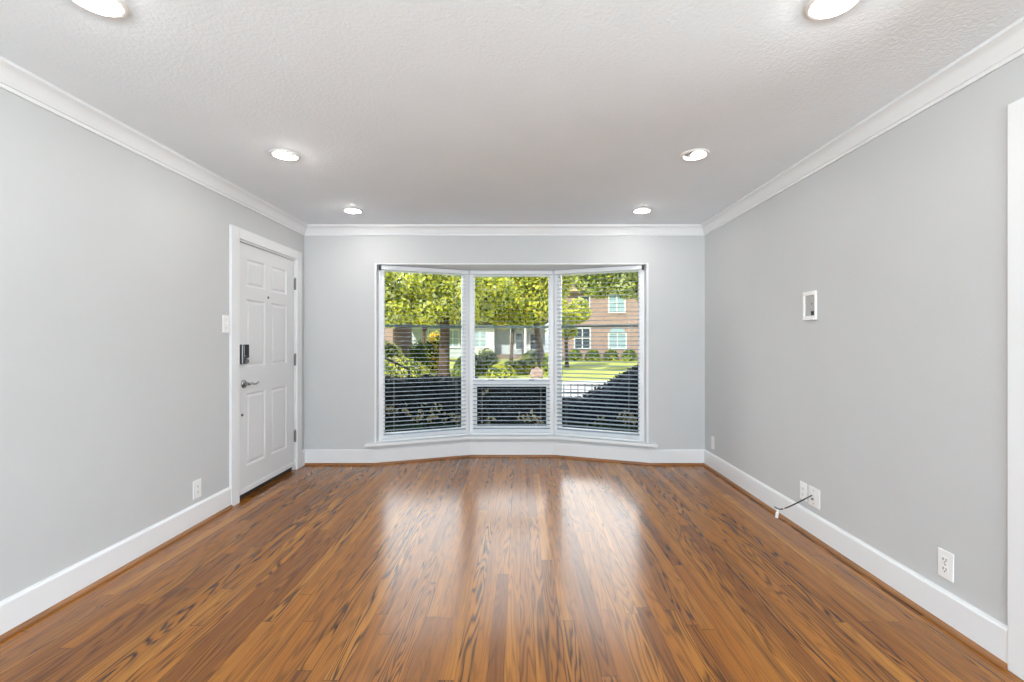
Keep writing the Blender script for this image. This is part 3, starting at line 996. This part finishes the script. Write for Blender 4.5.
def crown_points(blobs, n):
    """random points near the surface of a set of ellipsoids, with outward normals"""
    wts = np.array([b[3] * b[4] + b[3] * b[5] + b[4] * b[5] for b in blobs]); wts = wts / wts.sum()
    idx = RNG.choice(len(blobs), size=n, p=wts)
    B = np.array(blobs)[idx]
    d = RNG.normal(size=(n, 3)); d /= np.linalg.norm(d, axis=1)[:, None]
    rr = RNG.uniform(0.55, 1.05, size=n)[:, None] ** 0.6
    p = B[:, :3] + d * B[:, 3:6] * rr
    nn = d / B[:, 3:6]
    nn /= np.linalg.norm(nn, axis=1)[:, None]
    nn = nn + RNG.normal(size=(n, 3)) * 0.55
    nn /= np.linalg.norm(nn, axis=1)[:, None]
    return p, nn

def tree(name, base, trunk_r, trunk_h, lean, blobs, nleaf, size, mats, mixp, label, group=None):
    base = Vector(base)
    e = empty(name, base)
    tag(e, label, 'tree', group)
    mb = MB()
    pts = [base + Vector((lean[0] * t, lean[1] * t, trunk_h * t)) for t in (0, 0.08, 0.35, 0.7, 1.0)]
    mb.tube(pts, [trunk_r * 1.5, trunk_r * 1.1, trunk_r, trunk_r * 0.85, trunk_r * 0.6], 14)
    tr = mb.build('trunk', M['bark'], e, smooth=True, origin=base)
    for k in range(5):
        mb = MB()
        b = blobs[k % len(blobs)]
        s = pts[2].lerp(pts[4], 0.2 + 0.18 * k)
        t = Vector(b[:3]) + Vector((random.uniform(-.5, .5), random.uniform(-.5, .5), 0))
        mid = s.lerp(t, 0.5) + Vector((0, 0, 0.3))
        mb.tube([s, mid, t], [trunk_r * 0.45, trunk_r * 0.3, trunk_r * 0.1], 8)
        mb.build('branch', M['bark'], e, smooth=True, origin=base)
    mb = MB()
    p, nn = crown_points(blobs, nleaf)
    sz = RNG.uniform(0.7, 1.3, size=nleaf) * size
    mi = RNG.choice(len(mats), size=nleaf, p=mixp)
    leaves(mb, p, nn, sz, mi)
    raw_build(mb, 'foliage', [M[m] for m in mats], e, base)
    return e

def blobcluster(c, r, n, br, flat=0.8):
    out = []
    for k in range(n):
        d = RNG.uniform(-1, 1, size=3)
        d /= max(1.0, (np.abs(d) ** 4).sum() ** 0.25)
        q = np.array(c) + d * np.array(r)
        s = br * RNG.uniform(0.7, 1.25)
        out.append((q[0], q[1], q[2], s, s, s * flat))
    return out

TREES = 'trees across the street'
tree('leafy_tree', (-3.12, 18.6, GZ), 0.21, 3.6, (0.08, 0.1),
     blobcluster((-4.3, 18.0, 3.20), (3.4, 1.2, 0.80), 64, 0.72), 30000, 0.09,
     ['leaf_yellow', 'leaf_green', 'leaf_pale', 'leaf_dark'], [0.54, 0.18, 0.20, 0.08],
     'yellow green tree with a dark trunk seen through the left window pane', TREES)
tree('leafy_tree', (1.15, 22.0, GZ), 0.16, 3.8, (-0.6, 0.0),
     blobcluster((0.0, 21.8, 3.85), (1.7, 1.1, 1.25), 46, 0.78), 26000, 0.09,
     ['leaf_yellow', 'leaf_green', 'leaf_gold', 'leaf_dark'], [0.58, 0.22, 0.05, 0.15],
     'yellow and dark green tree filling the top of the middle window pane', TREES)
tree('leafy_tree', (2.7, 26.2, GZ), 0.10, 3.2, (-0.1, 0.0),
     blobcluster((2.75, 26.0, 2.6), (0.75, 0.6, 0.9), 9, 0.5), 3000, 0.11,
     ['leaf_yellow', 'leaf_pale', 'leaf_green'], [0.55, 0.25, 0.20],
     'small bright yellow green tree left of the brick house windows', TREES)
tree('leafy_tree', (8.9, 20.0, GZ), 0.22, 3.9, (-1.0, 0.0),
     blobcluster((5.4, 20.0, 4.05), (2.9, 1.0, 0.60), 60, 0.55), 20000, 0.085,
     ['leaf_pale', 'leaf_green', 'leaf_yellow', 'leaf_dark'], [0.44, 0.26, 0.14, 0.16],
     'pale green tree with branches hanging in front of the brick house roof', TREES)
tree('understory_tree', (-6.6, 31.0, GZ), 0.12, 3.4, (0.1, 0),
     blobcluster((-7.0, 31.0, 3.5), (2.8, 0.7, 0.95), 24, 0.75), 6500, 0.13,
     ['leaf_yellow', 'leaf_green', 'leaf_gold', 'leaf_dark'], [0.40, 0.26, 0.14, 0.20],
     'smaller yellow green tree behind the dark trunk in front of the white house', 'trees in front of the white house')
tree('understory_tree', (-0.6, 31.5, GZ), 0.12, 3.4, (0.1, 0),
     blobcluster((-0.4, 31.5, 3.4), (1.8, 0.7, 1.0), 18, 0.75), 5000, 0.13,
     ['leaf_yellow', 'leaf_green', 'leaf_gold', 'leaf_dark'], [0.42, 0.24, 0.16, 0.18],
     'smaller golden green tree in front of the white porch', 'trees in front of the white house')
# row of far trees closing the view above the roofs
for k, (x, yy, hh) in enumerate([(-30, 58, 8.5), (-18, 59, 9.0), (-6, 60, 9.4), (6, 60, 9.2), (18, 59, 9.5), (30, 58, 9.0)]):
    tree('far_tree', (x, yy, GZ), 0.28, 3.0, (0, 0),
         blobcluster((x, yy, hh * 0.62), (4.0, 1.6, hh * 0.36), 18, 2.0), 3600, 0.30,
         ['leaf_green', 'leaf_yellow', 'leaf_dark'], [0.5, 0.25, 0.25],
         ['green tree far behind the left brick house', 'green tree far behind the left end of the white house', 'green tree far behind the white house porch',
          'green tree far behind the gap left of the right brick house', 'green tree far behind the right brick house roof', 'green tree far behind the right end of the brick house'][k], 'far trees behind the houses')

def mound(name, c, r, nleaf, size, mats, mixp, label, cat='shrub', group=None, core='coregreen'):
    base = Vector((c[0], c[1], GZ))
    e = empty(name, base)
    tag(e, label, cat, group)
    # irregular inner body
    bm = bmesh.new()
    bmesh.ops.create_icosphere(bm, subdivisions=3, radius=1.0)
    for v in bm.verts:
        f = 0.84 + 0.07 * math.sin(5 * v.co.x + 3 * v.co.y) + 0.05 * math.sin(7 * v.co.z + 4 * v.co.x)
        v.co = Vector((v.co.x * r[0] * f, v.co.y * r[1] * f, max(0.0, (v.co.z * 0.5 + 0.5)) * r[2] * 2 * f * 0.5 * 1.0))
    me = bpy.data.meshes.new('twigs'); bm.to_mesh(me); bm.free()
    me.materials.append(M[core])
    o = bpy.data.objects.new('twigs', me); C.objects.link(o); o.parent = e
    d = RNG.normal(size=(nleaf, 3)); d /= np.linalg.norm(d, axis=1)[:, None]
    d[:, 2] = np.abs(d[:, 2]) * 1.0
    p = np.array([c[0], c[1], GZ]) + d * np.array([r[0], r[1], r[2]]) * RNG.uniform(0.80, 1.04, size=nleaf)[:, None]
    p[:, 2] = np.maximum(p[:, 2], GZ + 0.03)
    nn = d + RNG.normal(size=(nleaf, 3)) * 0.5
    nn /= np.linalg.norm(nn, axis=1)[:, None]
    mb = MB()
    leaves(mb, p, nn, RNG.uniform(0.7, 1.3, size=nleaf) * size, RNG.choice(len(mats), size=nleaf, p=mixp))
    raw_build(mb, 'foliage', [M[m] for m in mats], e, base)
    return e

SH = 'shrubs across the street'
mound('garden_shrub', (-6.3, 20.6, 0), (1.2, 0.8, 1.55), 2200, 0.085, ['leaf_pale', 'leaf_yellow', 'leaf_green'], [0.4, 0.35, 0.25], 'pale green clipped shrub at the left edge of the left window', group=SH)
mound('garden_shrub', (-4.45, 19.8, 0), (0.55, 0.5, 1.55), 900, 0.075, ['leaf_green', 'leaf_dark'], [0.4, 0.6], 'dark green rounded shrub between the pale shrub and the golden bush', group=SH)
mound('golden_shrub', (-4.15, 22.2, 0), (0.60, 0.5, 1.95), 900, 0.09, ['leaf_gold', 'leaf_yellow'], [0.6, 0.4], 'golden autumn shrub just left of the tree trunk', group=SH)
mound('garden_shrub', (-4.9, 18.0, 0), (1.4, 0.6, 0.85), 1700, 0.07, ['leaf_yellow', 'leaf_green', 'leaf_straw_fleck'], [0.4, 0.35, 0.25], 'low mixed shrub bed in front of the pale clipped shrub', group=SH)
mound('garden_shrub', (-2.38, 18.9, 0), (0.42, 0.4, 0.85), 900, 0.07, ['leaf_green', 'leaf_dark', 'leaf_pale'], [0.5, 0.3, 0.2], 'green shrub just right of the tree trunk', group=SH)
mound('garden_shrub', (-1.55, 20.6, 0), (0.75, 0.6, 1.15), 900, 0.08, ['leaf_green', 'leaf_yellow', 'leaf_dark'], [0.5, 0.25, 0.25], 'green shrub at the left of the middle window behind the bright one', group=SH)
mound('garden_shrub', (-0.75, 18.4, 0), (0.62, 0.5, 0.60), 1000, 0.06, ['leaf_yellow', 'leaf_green'], [0.7, 0.3], 'bright yellow green low shrub in the lower left of the middle window', group=SH)
mound('garden_shrub', (-0.25, 23.2, 0), (0.95, 0.4, 0.50), 1100, 0.06, ['leaf_green', 'leaf_dark'], [0.55, 0.45], 'low dark green clipped shrub in front of the porch, middle window', group=SH)
mound('garden_shrub', (0.30, 20.8, 0), (0.55, 0.5, 0.85), 800, 0.07, ['leaf_yellow', 'leaf_gold', 'leaf_green'], [0.6, 0.1, 0.3], 'yellow green shrub behind the boulder in the middle window', group=SH)
mound('garden_shrub', (1.42, 20.6, 0), (0.50, 0.5, 1.05), 800, 0.07, ['leaf_yellow', 'leaf_green'], [0.5, 0.5], 'yellow green shrub right of the boulder at the middle window edge', group=SH)
mound('garden_shrub', (0.85, 26.0, 0), (0.95, 0.6, 1.0), 700, 0.09, ['leaf_green', 'leaf_dark'], [0.6, 0.4], 'green shrub at the right foot of the white porch', group=SH)
for k, x in enumerate((4.2, 5.6, 7.0, 8.4)):
    mound('foundation_shrub', (x, 35.0, 0), (0.64, 0.5, 0.9), 450, 0.09, ['leaf_green', 'leaf_dark', 'leaf_yellow'], [0.45, 0.35, 0.2],
          ['green shrub under the left end of the brick house', 'green shrub under the white window of the brick house', 'green shrub between the lower brick house windows', 'green shrub under the arched window of the brick house'][k], group='shrubs along the brick house')

# pink boulder
bm = bmesh.new()
bmesh.ops.create_icosphere(bm, subdivisions=3, radius=1.0)
for v in bm.verts:
    f = 1 + 0.16 * math.sin(3.1 * v.co.x + 1) * math.sin(2.7 * v.co.y) + 0.08 * math.sin(8 * v.co.z + 5 * v.co.x)
    v.co = Vector((v.co.x * 0.26 * f, v.co.y * 0.22 * f, v.co.z * 0.27 * f + 0.17))
me = bpy.data.meshes.new('boulder'); bm.to_mesh(me); bm.free(); me.materials.append(M['rock'])
o = bpy.data.objects.new('boulder', me); C.objects.link(o); o.location = (0.66, 17.9, GZ + 0.02)
tag(o, 'pinkish boulder low in the right part of the middle window', 'boulder')

# ------------------------------------------------------------------ hedges close to the glass, in the shade of the house
def hedge(name, x0, x1, y0, y1, topf, nleaf, leafm, label, size=0.028, sunflecks=None):
    base = Vector(((x0 + x1) / 2, (y0 + y1) / 2, GZ))
    e = empty(name, base)
    tag(e, label, 'hedge', 'clipped hedges under the bay window')
    mb = MB()
    N = 24
    for k in range(N):
        xa = x0 + (x1 - x0) * k / N; xb = x0 + (x1 - x0) * (k + 1) / N
        za, zb = topf(xa) - 0.03, topf(xb) - 0.03
        vs = [(xa, y0 + .03, GZ), (xb, y0 + .03, GZ), (xb, y1 - .03, GZ), (xa, y1 - .03, GZ), (xa, y0 + .03, za), (xb, y0 + .03, zb), (xb, y1 - .03, zb), (xa, y1 - .03, za)]
        mb.add(vs, [(0, 3, 2, 1), (4, 5, 6, 7), (0, 1, 5, 4), (1, 2, 6, 5), (2, 3, 7, 6), (3, 0, 4, 7)])
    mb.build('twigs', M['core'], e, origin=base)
    # leaves on the near face, the top and the ends
    pts, nrm = [], []
    for k in range(nleaf):
        u = RNG.uniform(x0, x1); t = topf(u)
        w = RNG.random()
        if w < 0.50: pts.append((u, y0 + RNG.normal() * 0.02, RNG.uniform(GZ, t))); nrm.append((0, -1, 0.3))
        elif w < 0.82: pts.append((u, RNG.uniform(y0, y1), t + RNG.normal() * 0.012)); nrm.append((0, 0, 1))
        elif w < 0.92: pts.append((u, y1, RNG.uniform(GZ, t))); nrm.append((0, 1, 0.3))
        else:
            xe, sgn = (x0, -1) if RNG.random() < 0.5 else (x1, 1)
            pts.append((xe, RNG.uniform(y0, y1), RNG.uniform(GZ, topf(xe)))); nrm.append((sgn, 0, 0.3))
    p = np.array(pts); nn = np.array(nrm) + RNG.normal(size=(nleaf, 3)) * 0.45
    nn /= np.linalg.norm(nn, axis=1)[:, None]
    mb = MB()
    leaves(mb, p, nn, RNG.uniform(0.7, 1.4, size=nleaf) * size, np.zeros(nleaf, int))
    raw_build(mb, 'foliage', [M[leafm]], e, base)
    if sunflecks:  # sunflecks painted in as clusters of pale leaves
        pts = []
        for (cx, cz, sx, sz, cnt) in sunflecks:
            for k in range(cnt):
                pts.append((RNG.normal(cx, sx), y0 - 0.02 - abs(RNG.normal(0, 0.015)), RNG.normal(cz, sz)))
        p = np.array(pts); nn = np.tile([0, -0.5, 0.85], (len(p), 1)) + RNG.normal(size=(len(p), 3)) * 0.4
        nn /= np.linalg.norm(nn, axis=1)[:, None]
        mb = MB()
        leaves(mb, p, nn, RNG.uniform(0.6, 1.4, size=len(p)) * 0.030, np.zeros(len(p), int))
        raw_build(mb, 'sunfleck_leaves', [M['leaf_straw_fleck']], e, base)['label'] = 'scattered pale leaves painted in as sunflecks'
    return e

HY0, HY1 = 5.75, 6.45
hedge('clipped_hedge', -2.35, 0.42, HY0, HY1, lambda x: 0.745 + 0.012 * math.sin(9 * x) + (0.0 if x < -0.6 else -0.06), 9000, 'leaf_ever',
      'dark evergreen hedge with a level top below the left and middle window panes',
      sunflecks=[(-1.65, 0.40, 0.10, 0.035, 26), (-1.15, 0.33, 0.22, 0.05, 90), (-0.72, 0.27, 0.10, 0.04, 34), (-0.40, 0.26, 0.05, 0.03, 16), (0.10, 0.30, 0.07, 0.03, 30), (0.25, 0.24, 0.06, 0.02, 20), (-0.45, 0.62, 0.03, 0.02, 6)])
def sloped(x):
    if x < 0.86: return 0.46
    return min(1.05, 0.46 + (x - 0.86) * 0.57)
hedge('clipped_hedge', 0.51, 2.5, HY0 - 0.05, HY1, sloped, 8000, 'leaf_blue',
      'dark blue green hedge whose top slopes up to the right, right window pane',
      sunflecks=[(1.38, 0.30, 0.09, 0.05, 60), (1.00, 0.24, 0.08, 0.03, 16)])

# strap leaved ground cover between hedge and wall
mb = MB()
n = 5200
xs = RNG.uniform(-2.3, 2.3, n); ys = RNG.uniform(5.34, 5.56, n)
for k in range(n):
    h = RNG.uniform(0.36, 0.56); a = RNG.uniform(0, 2 * PI); l = RNG.uniform(0.02, 0.07)
    dx, dy = math.cos(a) * l, math.sin(a) * l * 0.6
    px, py = -math.sin(a) * 0.006, math.cos(a) * 0.006
    x, y = xs[k], ys[k]
    o = len(mb.v)
    mb.v += [(x - px, y - py, GZ), (x + px, y + py, GZ), (x + px + dx * .4, y + py + dy * .4, GZ + h * .75), (x - px + dx * .4, y - py + dy * .4, GZ + h * .75), (x + dx, y + dy, GZ + h)]
    mb.f += [(o, o + 1, o + 2, o + 3), (o + 3, o + 2, o + 4)]
    mb.mi += [0, 0]
g = raw_build(mb, 'ground_cover', [M['leaf_low']], None, (0, 5.5, GZ))
tag(g, 'green strap leaved ground cover at the foot of the hedges', 'ground cover', kind='stuff')

# ------------------------------------------------------------------ handrail outside the left pane
Yh = 8.2
rb = at(409, 384, Yh)
hr = empty('handrail', (rb.x, Yh, GZ))
tag(hr, 'black iron stair handrail sloping down at the left of the left window pane', 'handrail')
HO = (rb.x, Yh, GZ)
top = at(409, 369, Yh); up = at(372, 351.5, Yh)
mb = MB(); mb.tube([up, top], 0.022, 8)
mb.build('rail', M['iron'], hr, origin=HO)
mb = MB(); mb.tube([top + Vector((0, 0, 0.015)), (top.x, Yh, GZ)], 0.020, 8)
mb.build('post', M['iron'], hr, origin=HO)
mb = MB(); mb.tube([up, (up.x, Yh, GZ)], 0.020, 8)
mb.build('post', M['iron'], hr, origin=HO)
mb = MB(); mb.tube([up + Vector((0, 0, -0.42)), top + Vector((0, 0, -0.30))], 0.012, 8)
mb.build('lower_rail', M['iron'], hr, origin=HO)

# ------------------------------------------------------------------ low iron fence outside the right pane
Yf = 11.0
fx0, fx1 = 0.55, 4.6
fe = empty('iron_fence', (fx0, Yf, GZ))
tag(fe, 'low thin black iron fence in front of the pale street, right window pane', 'fence')
FO = (fx0, Yf, GZ)
zt = CH - 44 * Yf / F
for zz in (zt, zt - 0.18):
    mb = MB(); mb.box(fx0, fx1, Yf - 0.012, Yf + 0.012, zz - 0.014, zz + 0.014)
    mb.build('rail', M['iron'], fe, origin=FO)
x = fx0
while x < fx1 + 0.01:
    mb = MB(); mb.box(x - 0.010, x + 0.010, Yf - 0.010, Yf + 0.010, GZ, zt + 0.03)
    mb.build('picket', M['iron'], fe, origin=FO)
    x += 0.17

# ------------------------------------------------------------------ houses across the street
def hwin(parent, x0, x1, z0, z1, y, O, glassm, mull=1, arch=False):
    mb = MB(); t = 0.09
    mb.box(x0 - t, x0, y - 0.10, y + 0.02, z0 - t, z1 + t)
    mb.box(x1, x1 + t, y - 0.10, y + 0.02, z0 - t, z1 + t)
    mb.box(x0, x1, y - 0.10, y + 0.02, z0 - t, z0)
    mb.box(x0, x1, y - 0.10, y + 0.02, z1, z1 + t)
    for k in range(mull):
        xm = x0 + (x1 - x0) * (k + 1) / (mull + 1)
        mb.box(xm - 0.035, xm + 0.035, y - 0.08, y + 0.02, z0, z1)
    zm = (z0 + z1) / 2
    mb.box(x0, x1, y - 0.07, y + 0.02, zm - 0.025, zm + 0.025)
    f = mb.build('window', M['siding'], parent, origin=O)
    mb = MB(); mb.box(x0, x1, y - 0.03, y + 0.01, z0, z1)
    if arch:
        pts = [((x0 + x1) / 2 + (x1 - x0) / 2 * math.cos(a), (x1 - x0) / 2 * 0.75 * math.sin(a)) for a in np.linspace(0, PI, 13)]
        o = len(mb.v); nn = len(pts)
        mb.v += [(p[0], y - 0.035, z1 + p[1] - 0.0) for p in pts] + [(p[0], y + 0.01, z1 + p[1]) for p in pts]
        mb.f += [tuple(range(o, o + nn)), tuple(reversed(range(o + nn, o + 2 * nn)))] + [(o + i, o + i + 1, o + nn + i + 1, o + nn + i) for i in range(nn - 1)]
        mb.mi += [0] * (nn + 1)
    mb.build('pane', M[glassm], f, origin=O)

Yb = 36.0
BO2 = (9.5, Yb, GZ)
bh = empty('brick_house', BO2)
tag(bh, 'two storey red brown brick house seen through the right window pane', 'house')
mb = MB(); mb.box(3.2, 17.0, Yb, Yb + 8, GZ, 5.35)
mb.build('walls', M['brick'], bh, origin=BO2)
mb = MB()
mb.add([(2.7, Yb - .5, 5.35), (17.5, Yb - .5, 5.35), (17.5, Yb + 8.5, 5.35), (2.7, Yb + 8.5, 5.35), (5.4, Yb + 4, 7.6), (14.8, Yb + 4, 7.6)],
       [(0, 1, 5, 4), (2, 3, 4, 5), (1, 2, 5), (3, 0, 4), (3, 2, 1, 0)])
mb.build('roof', M['roof'], bh, origin=BO2)
mb = MB(); mb.box(2.65, 17.55, Yb - 0.56, Yb - 0.46, 5.15, 5.42)
mb.build('fascia', M['fascia'], bh, origin=BO2)
hwin(bh, 4.70, 5.45, 3.75, 4.75, Yb, BO2, 'darkglass', 0)
hwin(bh, 7.05, 8.25, 3.55, 4.95, Yb, BO2, 'paleglass', 1)
hwin(bh, 10.2, 11.4, 3.55, 4.95, Yb, BO2, 'paleglass', 1)
hwin(bh, 4.35, 5.50, 0.70, 2.25, Yb, BO2, 'darkglass', 1)
hwin(bh, 7.05, 8.35, 0.70, 1.85, Yb, BO2, 'paleglass', 1, True)
hwin(bh, 10.2, 11.4, 0.70, 2.25, Yb, BO2, 'paleglass', 1)
mb = MB(); mb.box(12.6, 13.6, Yb - 0.06, Yb + 0.02, GZ, 2.1)
mb.build('front_door', M['bark'], bh, origin=BO2)

Yw = 40.0
WO = (-2.5, Yw, GZ)
wh = empty('white_house', WO)
tag(wh, 'white house with porch columns seen low through the middle window pane', 'house')
mb = MB(); mb.box(-9.5, 2.2, Yw, Yw + 8, GZ, 3.1)
mb.build('walls', M['greysiding'], wh, origin=WO)
mb = MB(); mb.box(-4.6, -2.2, Yw - 1.2, Yw + 0.0, GZ, 2.6)
mb.build('gable_wing', M['siding'], wh, origin=WO)
mb = MB()
mb.add([(-10, Yw - 2.3, 3.0), (2.7, Yw - 2.3, 3.0), (2.7, Yw + 8.5, 3.0), (-10, Yw + 8.5, 3.0), (-9, Yw + 3.5, 5.4), (1.7, Yw + 3.5, 5.4)],
       [(0, 1, 5, 4), (2, 3, 4, 5), (1, 2, 5), (3, 0, 4), (3, 2, 1, 0)])
mb.build('roof', M['roof'], wh, origin=WO)
mb = MB(); mb.box(-2.0, 2.4, Yw - 2.2, Yw, GZ, 0.10)
mb.build('porch_floor', M['roof'], wh, origin=WO)
for cx in (-0.72, 0.45, 1.55):
    mb = MB(); mb.lathe([(0.16, 0.10), (0.16, 0.25), (0.11, 0.32), (0.10, 2.7), (0.15, 2.8), (0.15, 3.0)], (cx, Yw - 2.0, 0), None, 14)
    mb.build('porch_column', M['siding'], wh, smooth=True, origin=WO)
hwin(wh, -0.35, 0.20, 0.55, 1.9, Yw, WO, 'darkglass', 0)
hwin(wh, 0.9, 1.6, 0.55, 1.9, Yw, WO, 'darkglass', 0)
hwin(wh, -8.0, -7.0, 0.75, 2.2, Yw, WO, 'paleglass', 1)
hwin(wh, -6.4, -5.4, 0.75, 2.2, Yw, WO, 'paleglass', 1)
hwin(wh, -3.9, -2.9, 0.75, 2.1, Yw - 1.2, WO, 'paleglass', 1)

LO = (-15.0, 39.0, GZ)
lh = empty('brick_house', LO)
tag(lh, 'low brick house at the far left of the left window pane', 'house')
mb = MB(); mb.box(-20, -10.9, 39, 46, GZ, 3.2)
mb.build('walls', M['brick'], lh, origin=LO)
mb = MB()
mb.add([(-20.5, 38.4, 3.2), (-10.5, 38.4, 3.2), (-10.5, 46.5, 3.2), (-20.5, 46.5, 3.2), (-18.5, 42.5, 5.3), (-11.8, 42.5, 5.3)],
       [(0, 1, 5, 4), (2, 3, 4, 5), (1, 2, 5), (3, 0, 4), (3, 2, 1, 0)])
mb.build('roof', M['roof'], lh, origin=LO)
hwin(lh, -13.4, -12.2, 0.8, 2.2, 39.0, LO, 'darkglass', 1)
hwin(lh, -17.4, -16.2, 0.8, 2.2, 39.0, LO, 'darkglass', 1)
